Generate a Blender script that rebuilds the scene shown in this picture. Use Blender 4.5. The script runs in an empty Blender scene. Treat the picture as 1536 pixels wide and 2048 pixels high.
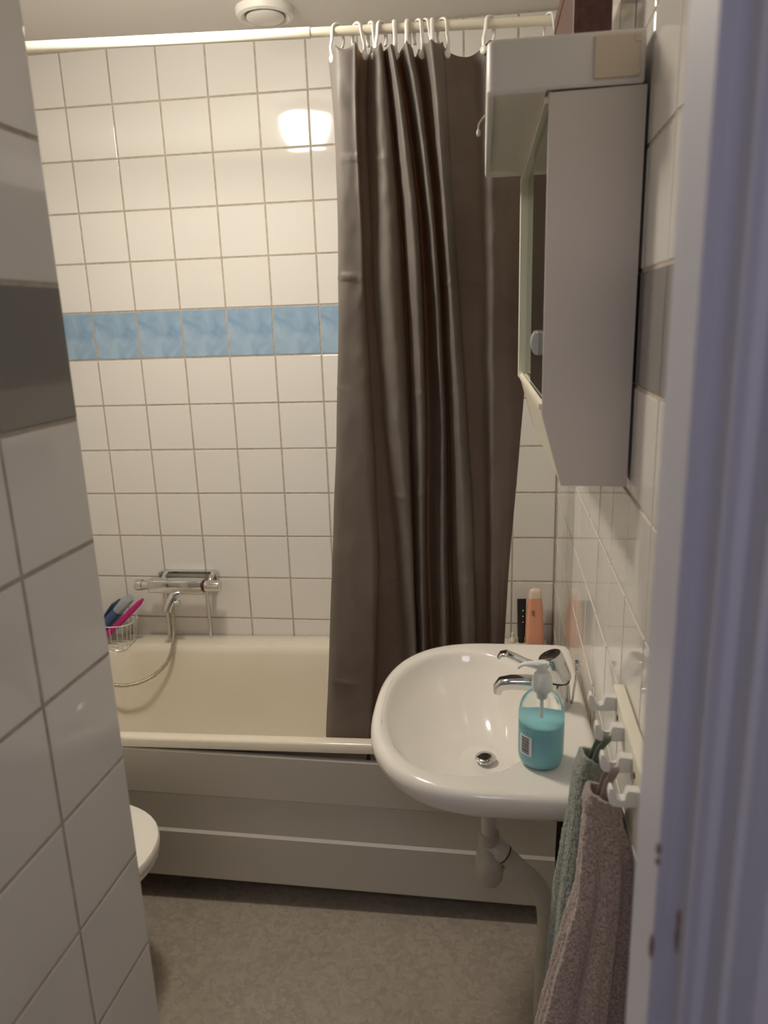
import bpy, bmesh, math, random
from mathutils import Vector, Matrix, Euler, noise
random.seed(7)
S = bpy.context.scene
COL = S.collection
PI = math.pi

# ------------------------------------------------------------------ camera
FPX = 1477.758
CAM = Vector((-0.24064, -2.37900, 1.48133))
ROT = Euler((1.315860, 0.032250, 0.127331), 'XYZ')
cd = bpy.data.cameras.new('camera'); cam = bpy.data.objects.new('camera', cd); COL.objects.link(cam)
cam.location = CAM; cam.rotation_euler = ROT
cd.sensor_fit = 'VERTICAL'; cd.sensor_height = 36; cd.lens = FPX*36/2048
cd.clip_start = 0.02; cd.clip_end = 30
cd.dof.use_dof = True; cd.dof.focus_distance = 1.9; cd.dof.aperture_fstop = 5.0
S.camera = cam
RM = ROT.to_matrix()
def ray(x, y): return RM @ Vector(((x-768)/FPX, -(y-1024)/FPX, -1))
def at_y(x, y, v): d = ray(x, y); return CAM + d*((v-CAM.y)/d.y)
def at_x(x, y, v): d = ray(x, y); return CAM + d*((v-CAM.x)/d.x)
def at_z(x, y, v): d = ray(x, y); return CAM + d*((v-CAM.z)/d.z)

# ------------------------------------------------------------------ world, exposure
S.view_settings.view_transform = 'Standard'; S.view_settings.look = 'None'
S.view_settings.gamma = 1; S.view_settings.use_curve_mapping = False
S.view_settings.exposure = 0.20
w = bpy.data.worlds.new('World'); S.world = w; w.use_nodes = True
w.node_tree.nodes['Background'].inputs[0].default_value = (0.35, 0.38, 0.5, 1)
w.node_tree.nodes['Background'].inputs[1].default_value = 0.05
LAMP = Vector((-0.936, -0.80, 2.30))
LAMP_COL = (1.0, 0.92, 0.80); LAMP_STR = 38.0; DOWN_FILL_W = 5.8
HALL_COL = (0.90, 0.85, 1.0); HALL_STR = 6.5

# ------------------------------------------------------------------ materials
def mat(name, col, rough=0.4, metal=0.0, spec=0.5, trans=0.0, ior=1.45, emit=None, estr=0, coat=0, sheen=0, alpha=1):
    m = bpy.data.materials.new(name); m.use_nodes = True
    b = m.node_tree.nodes['Principled BSDF']
    b.inputs['Base Color'].default_value = (*col, 1); b.inputs['Roughness'].default_value = rough
    b.inputs['Metallic'].default_value = metal; b.inputs['Specular IOR Level'].default_value = spec
    b.inputs['Transmission Weight'].default_value = trans; b.inputs['IOR'].default_value = ior
    b.inputs['Coat Weight'].default_value = coat; b.inputs['Sheen Weight'].default_value = sheen
    if emit: b.inputs['Emission Color'].default_value = (*emit, 1); b.inputs['Emission Strength'].default_value = estr
    return m
def nodes(m): return m.node_tree.nodes, m.node_tree.links, m.node_tree.nodes['Principled BSDF']
def add_noise(m, scale, c1=None, c2=None, bump=0, dist=0.002, detail=4, lo=.35, hi=.65, coord='Object', stretch=(1, 1, 1), rough=None, distort=0):
    N, L, b = nodes(m)
    tc = N.new('ShaderNodeTexCoord'); mp = N.new('ShaderNodeMapping'); mp.inputs['Scale'].default_value = stretch
    L.new(tc.outputs[coord], mp.inputs[0])
    n = N.new('ShaderNodeTexNoise'); n.inputs['Scale'].default_value = scale; n.inputs['Detail'].default_value = detail
    n.inputs['Distortion'].default_value = distort
    L.new(mp.outputs[0], n.inputs['Vector'])
    if c1:
        r = N.new('ShaderNodeValToRGB'); r.color_ramp.elements[0].position = lo; r.color_ramp.elements[1].position = hi
        r.color_ramp.elements[0].color = (*c1, 1); r.color_ramp.elements[1].color = (*c2, 1)
        L.new(n.outputs['Fac'], r.inputs[0]); L.new(r.outputs[0], b.inputs['Base Color'])
    if rough:
        q = N.new('ShaderNodeMapRange'); q.inputs['To Min'].default_value = rough[0]; q.inputs['To Max'].default_value = rough[1]
        q.inputs['From Min'].default_value = .35; q.inputs['From Max'].default_value = .65
        L.new(n.outputs['Fac'], q.inputs[0]); L.new(q.outputs[0], b.inputs['Roughness'])
    if bump:
        bp = N.new('ShaderNodeBump'); bp.inputs['Strength'].default_value = bump; bp.inputs['Distance'].default_value = dist
        L.new(n.outputs['Fac'], bp.inputs['Height'])
        if b.inputs['Normal'].links: L.new(b.inputs['Normal'].links[0].from_socket, bp.inputs['Normal'])
        L.new(bp.outputs[0], b.inputs['Normal'])
    return m
M = {}
M['tile'] = add_noise(mat('white glazed tile', (.82, .79, .745), .06), 9, bump=.25, dist=.0013, detail=1, rough=(.035, .08))
M['tile_blue'] = add_noise(mat('mottled blue tile', (.3, .42, .5), .12), 14, (.24, .385, .56), (.39, .53, .67), detail=7, lo=.36, hi=.62, coord='Object', stretch=(1, 1, 1.0), distort=.6)
M['tile_grey'] = add_noise(mat('grey tile', (.27, .255, .24), .10), 9, bump=.3, dist=.0016, detail=1)
M['grout'] = add_noise(mat('grout', (.5, .44, .36), .85), 60, (.45, .39, .31), (.57, .50, .42), bump=.3, dist=.001)
M['ceiling'] = add_noise(mat('ceiling paint', (.74, .71, .66), .6), 40, bump=.05, dist=.001)
M['plaster'] = mat('hall wall paint', (.7, .7, .7), .7)
M['enamel'] = add_noise(mat('cream bath enamel', (.80, .73, .60), .13, coat=.2), 5, (.79, .72, .59), (.82, .75, .63), detail=3)
M['porcelain'] = mat('white porcelain', (.83, .79, .72), .09, coat=.3)
M['apron'] = add_noise(mat('painted bath panel', (.57, .54, .48), .24), 4, bump=.25, dist=.003, detail=1)
M['chrome'] = add_noise(mat('chrome', (.68, .68, .68), .07, metal=1), 30, rough=(.05, .14))
M['dark'] = mat('dark metal', (.03, .03, .03), .5)
M['white_plastic'] = mat('white plastic', (.80, .77, .71), .35)
M['cream_plastic'] = mat('cream plastic', (.86, .81, .67), .35)
M['rod_outer'] = mat('cream enamelled rod', (.80, .74, .60), .22)
M['hook_white'] = mat('hook plastic', (.82, .80, .76), .32)
M['grey_plastic'] = mat('light grey painted metal', (.80, .77, .73), .42)
M['plate'] = mat('beige switch plate', (.74, .63, .49), .45)
M['diffuser'] = add_noise(mat('dusty diffuser', (.8, .76, .66), .6), 260, (.76, .71, .61), (.90, .86, .77), bump=.2, dist=.0005, detail=3)
M['mirror'] = mat('mirror glass', (.10, .16, .13), .03, metal=1)
M['cab'] = mat('cabinet side panel', (.72, .66, .59), .5)
M['curtain'] = add_noise(mat('taupe vinyl', (.19, .17, .155), .52, spec=.6), 14, (.180, .165, .150), (.215, .196, .178), bump=.2, dist=.003, detail=3)
N, L, b = nodes(M['curtain'])
tl_ = N.new('ShaderNodeBsdfTranslucent'); tl_.inputs[0].default_value = (.56, .36, .21, 1)
ms = N.new('ShaderNodeMixShader'); ms.inputs[0].default_value = .34
L.new(b.outputs[0], ms.inputs[1]); L.new(tl_.outputs[0], ms.inputs[2]); L.new(ms.outputs[0], N['Material Output'].inputs[0])
M['floor'] = mat('vinyl floor', (.3, .26, .2), .5)
N, L, b = nodes(M['floor'])
tc = N.new('ShaderNodeTexCoord'); nz = N.new('ShaderNodeTexNoise'); nz.inputs['Scale'].default_value = 30; nz.inputs['Detail'].default_value = 3
L.new(tc.outputs['Object'], nz.inputs['Vector'])
mx = N.new('ShaderNodeMix'); mx.data_type = 'VECTOR'; mx.inputs['Factor'].default_value = .06
L.new(tc.outputs['Object'], mx.inputs['A']); L.new(nz.outputs['Color'], mx.inputs['B'])
vo = N.new('ShaderNodeTexVoronoi'); vo.inputs['Scale'].default_value = 85; L.new(mx.outputs['Result'], vo.inputs['Vector'])
bw = N.new('ShaderNodeSeparateColor'); L.new(vo.outputs['Color'], bw.inputs[0])
n2 = N.new('ShaderNodeTexNoise'); n2.inputs['Scale'].default_value = 6; n2.inputs['Detail'].default_value = 5; L.new(tc.outputs['Object'], n2.inputs['Vector'])
ad = N.new('ShaderNodeMath'); ad.operation = 'ADD'; L.new(bw.outputs[0], ad.inputs[0]); L.new(n2.outputs['Fac'], ad.inputs[1])
rp = N.new('ShaderNodeValToRGB'); rp.color_ramp.elements[0].position = .45/2; rp.color_ramp.elements[1].position = .8
rp.color_ramp.elements[0].color = (.31, .265, .215, 1); rp.color_ramp.elements[1].color = (.40, .345, .28, 1)
hf = N.new('ShaderNodeMath'); hf.operation = 'MULTIPLY'; hf.inputs[1].default_value = .55; L.new(ad.outputs[0], hf.inputs[0])
L.new(hf.outputs[0], rp.inputs[0]); L.new(rp.outputs[0], b.inputs['Base Color'])
def towel_mat(name, c1, c2, scale=300, bump=1.0):
    m = mat(name, c1, .95, spec=.1, sheen=.4)
    return add_noise(m, scale, c1, c2, bump=bump, dist=.002, detail=3, lo=.35, hi=.68)
M['towel_taupe'] = towel_mat('taupe terry', (.31, .235, .20), (.66, .53, .46))
M['towel_green'] = towel_mat('sage terry', (.16, .185, .15), (.42, .46, .38))
M['hem_taupe'] = towel_mat('taupe woven hem', (.34, .27, .23), (.52, .43, .37), 300, .6)
M['hem_green'] = towel_mat('sage woven hem', (.24, .265, .21), (.40, .43, .36), 300, .6)
M['tape_taupe'] = mat('taupe tape', (.40, .32, .27), .8)
M['tape_green'] = mat('sage tape', (.20, .25, .20), .8)
M['glass'] = mat('clear bottle plastic', (.96, 1, .98), .03, trans=1, ior=1.25)
M['soap'] = mat('turquoise soap', (.34, .74, .82), .3)
M['soap'].node_tree.nodes['Principled BSDF'].inputs['Subsurface Weight'].default_value = .0
M['frost'] = mat('frosted pump plastic', (.88, .91, .86), .3, trans=.15, ior=1.3)
M['pvc'] = add_noise(mat('off white pipe', (.50, .47, .385), .38), 18, (.45, .42, .34), (.53, .50, .41), detail=5)
M['pvc_white'] = mat('white pipe fitting', (.62, .60, .54), .4)
M['rust'] = mat('rusty seal', (.10, .05, .025), .8)
M['pink'] = mat('orange pink gel', (.90, .42, .27), .2)
M['pink_cap'] = mat('frosted pink cap', (.90, .72, .60), .4)
M['black'] = mat('black tube', (.02, .02, .022), .35)
M['ink'] = mat('print ink', (.09, .05, .05), .5)
M['blue_bottle'] = mat('blue bottle', (.055, .10, .24), .3)
M['blue_cap'] = mat('clear blue white cap', (.66, .72, .78), .3, trans=.5)
M['magenta'] = mat('magenta plastic', (.55, .02, .22), .3)
M['brown'] = add_noise(mat('dark brown leatherette', (.10, .035, .03), .38), 120, (.085, .03, .026), (.13, .05, .045), bump=.15, dist=.0005)
M['frame'] = add_noise(mat('painted door frame', (.64, .63, .69), .42), 7, bump=.2, dist=.002, detail=2)
M['chip'] = mat('bare wood chip', (.26, .18, .13), .8)
M['label_white'] = mat('white label', (.80, .84, .88), .5)
M['screw'] = mat('screw', (.08, .06, .04), .4, metal=.6)
M['lamp'] = mat('opal lamp glass', (.9, .88, .8), .3, emit=LAMP_COL, estr=LAMP_STR)
M['hall_lamp'] = mat('hall lamp', (.9, .9, .9), .4, emit=HALL_COL, estr=HALL_STR)
M['toilet'] = mat('toilet white', (.84, .80, .73), .15)

# ------------------------------------------------------------------ helpers
def link(name, me, m, parent=None, smooth=False):
    o = bpy.data.objects.new(name, me); COL.objects.link(o)
    if m is not None: me.materials.append(m if not isinstance(m, str) else M[m])
    if parent: o.parent = parent
    if smooth:
        for p in me.polygons: p.use_smooth = True
    return o
def fin(bm, name, m, parent=None, smooth=False, angle=40):
    bmesh.ops.recalc_face_normals(bm, faces=bm.faces)
    me = bpy.data.meshes.new(name); bm.to_mesh(me); bm.free()
    o = link(name, me, m, parent)
    if smooth:
        for p in me.polygons: p.use_smooth = True
        try: me.set_sharp_from_angle(angle=math.radians(angle))
        except Exception: pass
    return o
def tag(o, label=None, cat=None, group=None, kind=None):
    if label: o['label'] = label
    if cat: o['category'] = cat
    if group: o['group'] = group
    if kind: o['kind'] = kind
    return o
def empty(name, loc, rot=(0, 0, 0)):
    o = bpy.data.objects.new(name, None); COL.objects.link(o); o.location = loc; o.rotation_euler = rot
    o.empty_display_size = .02
    return o
def box(bm, x0, x1, y0, y1, z0, z1, bev=0, seg=2):
    t = bmesh.new()
    bmesh.ops.create_cube(t, size=1)
    for v in t.verts: v.co = Vector(((x0+x1)/2+v.co.x*(x1-x0), (y0+y1)/2+v.co.y*(y1-y0), (z0+z1)/2+v.co.z*(z1-z0)))
    if bev: bmesh.ops.bevel(t, geom=t.edges[:], offset=bev, segments=seg, affect='EDGES', profile=.5)
    merge(bm, t)
def merge(bm, t, mtx=None):
    if mtx: t.transform(mtx)
    me = bpy.data.meshes.new('t'); t.to_mesh(me); t.free(); bm.from_mesh(me); bpy.data.meshes.remove(me)
def frames(pts):
    out = []; up = Vector((0, 0, 1)); prev = None
    for i, p in enumerate(pts):
        a = pts[max(i-1, 0)]; c = pts[min(i+1, len(pts)-1)]; t = (c-a).normalized()
        if prev is None:
            n = up.cross(t)
            if n.length < .1: n = Vector((1, 0, 0)).cross(t)
            n.normalize()
        else:
            n = prev - t*prev.dot(t); n.normalize()
        prev = n; out.append((t, n, t.cross(n)))
    return out
def tube(bm, pts, r, seg=12, cap=True, flat=1.0):
    pts = [Vector(p) for p in pts]; fr = frames(pts); rings = []
    for i, p in enumerate(pts):
        rr = r[i] if isinstance(r, (list, tuple)) else r
        t, n, b_ = fr[i]
        rings.append([bm.verts.new(p + n*rr*math.cos(2*PI*k/seg) + b_*rr*flat*math.sin(2*PI*k/seg)) for k in range(seg)])
    for a, c in zip(rings, rings[1:]):
        for k in range(seg): bm.faces.new((a[k], a[(k+1) % seg], c[(k+1) % seg], c[k]))
    if cap:
        bm.faces.new(rings[0][::-1]); bm.faces.new(rings[-1])
def loft(bm, rings, cap0=False, cap1=False, closed=True):
    R = [[bm.verts.new(Vector(p)) for p in r] for r in rings]
    n = len(R[0])
    for a, c in zip(R, R[1:]):
        for k in range(n if closed else n-1): bm.faces.new((a[k], a[(k+1) % n], c[(k+1) % n], c[k]))
    if cap0: bm.faces.new(R[0][::-1])
    if cap1: bm.faces.new(R[-1])
    return R
def lathe(bm, prof, seg=32, c=(0, 0, 0), cap0=True, cap1=True, mtx=None):
    rings = [[(r*math.cos(2*PI*k/seg), r*math.sin(2*PI*k/seg), z) for k in range(seg)] for r, z in prof]
    t = bmesh.new(); loft(t, rings, cap0, cap1)
    merge(bm, t, (mtx or Matrix.Translation(Vector(c))))
def prism(bm, poly, axis, a, c):
    def P(u, v, w_):
        return {'x': (w_, u, v), 'y': (u, w_, v), 'z': (u, v, w_)}[axis]
    A = [bm.verts.new(P(u, v, a)) for u, v in poly]; B = [bm.verts.new(P(u, v, c)) for u, v in poly]
    n = len(poly)
    bm.faces.new(A[::-1]); bm.faces.new(B)
    for k in range(n): bm.faces.new((A[k], A[(k+1) % n], B[(k+1) % n], B[k]))
def bevel_all(bm, off, seg=2, ang=30):
    es = [e for e in bm.edges if len(e.link_faces) == 2 and e.calc_face_angle(0) > math.radians(ang)]
    bmesh.ops.bevel(bm, geom=es, offset=off, segments=seg, affect='EDGES', profile=.5)
def cr(pts, per=8):
    P = [pts[0]]+list(pts)+[pts[-1]]; out = []
    for i in range(1, len(P)-2):
        p0, p1, p2, p3 = [Vector(q) for q in P[i-1:i+3]]
        for k in range(per):
            t = k/per
            out.append(.5*((2*p1)+(-p0+p2)*t+(2*p0-5*p1+4*p2-p3)*t*t+(-p0+3*p1-3*p2+p3)*t**3))
    out.append(Vector(pts[-1])); return out
def rrect(x0, x1, y0, y1, r, z, n=8):
    o = []
    for cx, cy, a0 in ((x1-r, y1-r, 0), (x0+r, y1-r, PI/2), (x0+r, y0+r, PI), (x1-r, y0+r, 1.5*PI)):
        for k in range(n+1):
            a = a0+PI/2*k/n; o.append((cx+r*math.cos(a), cy+r*math.sin(a), z))
    return o
def copy_tree(o, parent=None):
    c = o.copy(); COL.objects.link(c); c.parent = parent
    for ch in list(o.children): copy_tree(ch, c)
    return c

# ------------------------------------------------------------------ setting
P = 0.153; Z0 = 2.298; FLOOR = -0.12; CEIL = 2.30; GAP = .0056
_tiles = {}
def tile_mesh(w_, h, m):
    key = (round(w_, 3), round(h, 3), m)
    if key not in _tiles:
        bm = bmesh.new(); b_ = .0013
        back = [(-w_/2, 0.004, -h/2), (w_/2, 0.004, -h/2), (w_/2, 0.004, h/2), (-w_/2, 0.004, h/2)]
        mid = [(x, -.0004+.001, z) for x, _, z in back]
        f = [(x-math.copysign(b_, x), 0, z-math.copysign(b_, z)) for x, _, z in back]
        loft(bm, [back, mid, f], False, True)
        bmesh.ops.recalc_face_normals(bm, faces=bm.faces)
        me = bpy.data.meshes.new('tile'); bm.to_mesh(me); bm.free(); me.materials.append(M[m]); _tiles[key] = me
    return _tiles[key]
def tiled(root, joints, u0, u1, band, zoff=0):
    """tiles as children of a wall whose local X runs along it and whose local -Y faces the room"""
    js = [u0]+[j for j in sorted(joints) if u0+.004 < j < u1-.004]+[u1]
    for a, c in zip(js, js[1:]):
        for r in range(16):
            zt = Z0+zoff-r*P; zb = max(zt-P, FLOOR)
            if zt-zb < .01: continue
            w_ = c-a-GAP; h = zt-zb-GAP
            if w_ < .006: continue
            o = bpy.data.objects.new('tile', tile_mesh(w_, h, band if r == 5 else 'tile')); COL.objects.link(o)
            o.parent = root
            o.location = ((a+c)/2, random.uniform(-.0003, .0003), (zt+zb)/2)
            o.rotation_euler = (random.gauss(0, .0012), 0, random.gauss(0, .0012))
def wall(name, origin, ang, u0, u1, thick=.1, z0=FLOOR, z1=CEIL, m='grout'):
    bm = bmesh.new(); box(bm, u0, u1, .0016, thick, z0, z1)
    o = fin(bm, name, m); o.location = origin; o.rotation_euler = (0, 0, ang); tag(o, kind='structure')
    return o
XL = -1.72
wb = wall('wall_back', (0, 0, 0), 0, XL-.1, .1)
tiled(wb, [-1.5159+i*P for i in range(-2, 12)], XL, -.001, 'tile_blue')
RA = math.atan(.02276)
wr = wall('wall_right', (0, 0, 0), -PI/2-RA, 0, 1.93)
tiled(wr, [1.467+P*k for k in range(-10, 4)], 0.001, 1.92, 'tile_grey')
LA = math.atan(.05158)
PART = Vector((-.7216, -1.544, 0))
wp = wall('wall_partition', PART, PI/2-LA, -.60, -.0015, thick=.09)
tiled(wp, [-.142-P*k for k in range(0, 4)], -.60, 0, 'tile_grey', -.002)
we = wall('wall_partition_end', PART+Vector((0, 0, 0)), PI-LA, .003, .09, thick=.05)
tiled(we, [], 0.006, .09, 'tile_grey', -.002)
wl = wall('wall_left', (XL, -2.05, 0), PI/2, 0, 2.05)
tiled(wl, [P*k+.06 for k in range(0, 14)], 0, 2.05, 'tile_grey')
wf = wall('wall_front', (-.84, -2.05, 0), PI, .0, .98, m='tile')
bm = bmesh.new(); box(bm, XL-.1, .1, -2.12, .1, FLOOR-.06, FLOOR); fl = tag(fin(bm, 'floor', 'floor'), kind='structure')
bm = bmesh.new(); box(bm, XL-.1, .15, -2.12, .1, CEIL, CEIL+.06); tag(fin(bm, 'ceiling', 'ceiling'), kind='structure')
# hallway the camera stands in
HX0, HX1, HY = -1.5, 1.0, -3.6
def slab(name, a, m='plaster'):
    bm = bmesh.new(); box(bm, *a); return tag(fin(bm, name, m), kind='structure')
slab('floor_hall', (HX0, HX1, HY, -2.12, FLOOR-.06, FLOOR), 'floor')
slab('ceiling_hall', (HX0, HX1, HY, -2.12, CEIL, CEIL+.06))
slab('wall_hall_left', (HX0-.08, HX0, HY, -2.02, FLOOR, CEIL)); slab('wall_hall_right', (HX1, HX1+.08, HY, -2.02, FLOOR, CEIL))
slab('wall_hall_back', (HX0-.08, HX1+.08, HY-.08, HY, FLOOR, CEIL))
slab('wall_door_side', (-.05, HX1, -2.03, -1.935, FLOOR, CEIL))
slab('wall_door_top', (-.86, -.05, -2.10, -1.96, 2.02, CEIL))
slab('wall_hall_front', (HX0, -.85, -2.17, -2.1, FLOOR, CEIL))
# door frame, moulded: steps from the room side to the hall side
def az(a, y): return CAM.x + a*(y-CAM.y)
xf = -.13
y1 = CAM.y+(xf-CAM.x)/.2345; y2 = CAM.y+(xf-CAM.x)/.268
def ap_(a, y): return (az(a, y), y)
y3 = y2-.006; x3b = az(.3075, y3)
poly = [(xf, y1), (xf, y2), ap_(.272, y2+.001), ap_(.287, y2+.009), ap_(.300, y2+.002), (x3b, y3), (x3b, y3-.0135)]
y4 = y3-.0135
poly += [ap_(.3215, y4), ap_(.336, y4+.008), ap_(.352, y4+.004), ap_(.366, y4-.006)]
x5 = poly[-1][0]; y5 = y4-.018
poly += [(x5, y5), ap_(.390, y5), ap_(.405, y5+.008), ap_(.43, y5-.004), ap_(.47, y5-.010), (.09, y5-.010), (.09, y1)]
bm = bmesh.new(); prism(bm, poly, 'z', FLOOR, 2.05); bevel_all(bm, .0022, 3)
dj = tag(fin(bm, 'door_1', 'frame', smooth=True), kind='structure')
for k, (az_, yy, z, h) in enumerate([(.268, y2, at_y(1303, 1895, y2).z, .022), (.268, y2, at_y(1320, 1700, y2).z, .010), (.268, y2, at_y(1318, 1725, y2).z, .006), (.3065, y3, at_y(1370, 1875, y3).z, .030), (.3065, y3, at_y(1370, 1840, y3).z, .014)]):
    x = az(az_, yy)
    bm = bmesh.new(); lathe(bm, [(.0001, -h/2), (.0014, -h/4), (.0019, 0), (.0013, h/3), (.0001, h/2)], 10, (0, 0, 0)); o = fin(bm, 'paint_chip', 'chip', dj, True); o.location = (x, yy+.001, z); o['label'] = 'small bare chip in the paint'
# top and left of the frame (outside the picture)
bm = bmesh.new(); box(bm, -.86, -.05, -2.12, -1.955, 2.0, 2.05, .003); fin(bm, 'door_head', 'frame', dj)
# hallway lamp
hl = empty('hall_ceiling_lamp', (-.35, -2.95, CEIL)); tag(hl, 'flat cool white ceiling lamp in the hallway behind the camera', 'lamp')
bm = bmesh.new(); lathe(bm, [(.0, -.03), (.24, -.03), (.25, -.02), (.25, 0)], 40); fin(bm, 'lamp_shade', 'hall_lamp', hl)

# ------------------------------------------------------------------ ceiling lamp
lt = empty('ceiling_lamp', LAMP); tag(lt, 'glowing domed glass lamp on the bathroom ceiling', 'lamp')
bm = bmesh.new(); lathe(bm, [(.060, 0), (.062, -.006), (.100, -.016), (.110, -.026), (.104, -.032)], 48); fin(bm, 'lamp_base', 'white_plastic', lt, True)
bm = bmesh.new()
lathe(bm, [(.103*math.cos(a)**.8, -.030-.125*math.sin(a)) for a in [PI/2*k/12 for k in range(12)]]+[(.001, -.155)], 48)
fin(bm, 'lamp_shade', 'lamp', lt, True)
ld = bpy.data.lights.new('down_fill_light', 'AREA'); ld.shape = 'DISK'; ld.size = .17; ld.energy = DOWN_FILL_W; ld.color = LAMP_COL  # added disk light below the dome, sends more light to the lower room
lo = bpy.data.objects.new('down_fill_light', ld); COL.objects.link(lo); lo.parent = lt; lo.location = (0, 0, -.158)

# ------------------------------------------------------------------ air vent on ceiling
v = empty('air_vent', (-.822, -.165, CEIL)); tag(v, 'round white ceiling air vent with raised centre disc', 'vent')
bm = bmesh.new(); lathe(bm, [(.079, 0), (.079, -.010), (.075, -.018), (.066, -.0215), (.058, -.018), (.051, -.004), (.050, 0)], 56, cap0=False, cap1=False); fin(bm, 'vent_ring', 'white_plastic', v, True)
bm = bmesh.new(); lathe(bm, [(.008, 0), (.012, -.010), (.046, -.014), (.0505, -.017), (.0505, -.021), (.046, -.0245), (.001, -.026)], 56); fin(bm, 'vent_disc', 'white_plastic', v, True)

# ------------------------------------------------------------------ bathtub
TUBTILT = -.014
tub = empty('bathtub', (-1.13, 0, .399), (0, TUBTILT, 0)); tag(tub, 'cream enamelled bathtub with mixer tap, along the tiled back wall', 'bathtub')
T0, T1 = XL+.02+1.13, -.021+1.13      # local x extents
def tr(x0, x1, y0, y1, r, z): return rrect(x0, x1, y0, y1, r, z, 10)
rings = [tr(T0, T1, -.688, -.004, .012, -.027), tr(T0, T1, -.688, -.004, .012, -.006), tr(T0+.003, T1-.003, -.685, -.007, .012, -.0015),
 tr(T0+.008, T1-.008, -.680, -.010, .015, 0.0), tr(T0+.12, T1-.10, -.658, -.085, .09, 0.0), tr(T0+.126, T1-.106, -.654, -.091, .095, -.002),
 tr(T0+.134, T1-.114, -.649, -.101, .10, -.010), tr(T0+.142, T1-.122, -.643, -.108, .105, -.028), tr(T0+.155, T1-.14, -.635, -.118, .11, -.09),
 tr(T0+.19, T1-.19, -.615, -.135, .12, -.22), tr(T0+.23, T1-.25, -.595, -.15, .13, -.32), tr(T0+.27, T1-.30, -.56, -.18, .14, -.365), tr(T0+.36, T1-.40, -.49, -.25, .11, -.385)]
bm = bmesh.new(); loft(bm, rings, False, True); fin(bm, 'tub_shell', 'enamel', tub, True, 60)
for x in (T0+.3, T1-.055):
    for y in (-.60, -.15):
        bm = bmesh.new(); zf = FLOOR-.399-x*.014+.002; lathe(bm, [(.03, 0), (.03, .012), (.012, .02), (.012, .11 if x < .5 else .40)], 16, (x, y, zf)); fin(bm, 'foot', 'pvc_white', tub)
prof = [(-.684, 0.0), (-.688, -.004), (-.688, -.134), (-.683, -.139), (-.684, -.250), (-.691, -.257), (-.691, -.402), (-.687, -.408), (-.676, -.408), (-.676, 0.0)]
bm = bmesh.new(); prism(bm, prof, 'x', XL+.03+1.13, -.043+1.13); bevel_all(bm, .0015, 1, 12); ap = fin(bm, 'front_panel', 'apron', tub); ap.location = (0, 0, -.033); ap.rotation_euler = (0, .0195-TUBTILT, 0); ap['label'] = 'grey white ribbed panel below the rim'

# ------------------------------------------------------------------ bath mixer
mx_ = empty('bath_mixer', (0, 0, 0)); tag(mx_, 'chrome thermostatic mixer on the tiled wall above the bathtub', 'tap')
MY = -.082
def px(x, y, yy): return at_y(x, y, yy)
bc = px(366, 1171, MY); xa = px(299, 1172, MY).x; xb = px(407, 1172, MY).x
zc = bc.z
bm = bmesh.new(); box(bm, xa, xb, MY-.019, MY+.024, zc-.024, zc+.022, .006, 3); fin(bm, 'mixer_body', 'chrome', mx_, True)
kl = px(272, 1172, MY).x; kr = px(440, 1172, MY).x
RY = Matrix.Rotation(PI/2, 4, 'Y')
bm = bmesh.new(); lathe(bm, [(.012, 0), (.0185, .001), (.0195, .004), (.0195, .026), (.016, .027), (.016, xa-kl+.004)], 28, mtx=Matrix.Translation((kl, MY, zc)) @ RY); fin(bm, 'flow_knob', 'chrome', mx_, True)
bm = bmesh.new(); lathe(bm, [(.0205, 0), (.0205, .006)], 28, mtx=Matrix.Translation((xb, MY, zc)) @ RY)
o = fin(bm, 'temperature_ring', mat('red dark ring', (.10, .02, .02), .4), mx_, True); o['label'] = 'dark red ring'
bm = bmesh.new(); lathe(bm, [(.017, 0), (.0195, .002), (.0195, kr-xb-.009), (.018, kr-xb-.006), (.0, kr-xb-.007)], 28, mtx=Matrix.Translation((xb+.006, MY, zc)) @ RY); fin(bm, 'temperature_knob', 'chrome', mx_, True)
# bracket ring behind
ba = px(316, 1142, -.02); bb = px(434, 1146, -.02)
bm = bmesh.new()
R0 = rrect(ba.x, bb.x, zc-.02, ba.z, .014, 0, 6); R1 = rrect(ba.x+.008, bb.x-.008, zc-.012, ba.z-.008, .008, 0, 6)
for y0_, y1_ in ((-.001, -.022),):
    A = [[(x, y0_, z) for x, z, _ in R0], [(x, y1_, z) for x, z, _ in R0], [(x, y1_, z) for x, z, _ in R1], [(x, y0_, z) for x, z, _ in R1]]
    loft(bm, A)
fin(bm, 'wall_bracket', 'chrome', mx_, True)
for x in (px(330, 1160, -.04).x, px(424, 1160, -.04).x):
    bm = bmesh.new(); tube(bm, cr([(x, MY+.02, zc), (x, -.045, zc+.018), (x, -.012, zc+.028)], 5), .009, 12); fin(bm, 'connector', 'chrome', mx_, True)
for pxx in (339, 421):
    q = px(pxx, 1262, -.032)
    bm = bmesh.new(); tube(bm, [(q.x, -.032, .36), (q.x, -.032, zc-.04), (q.x, -.04, zc-.015), (q.x, MY+.018, zc)], .006, 12); fin(bm, 'supply_pipe', 'chrome', mx_, True)
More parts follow.
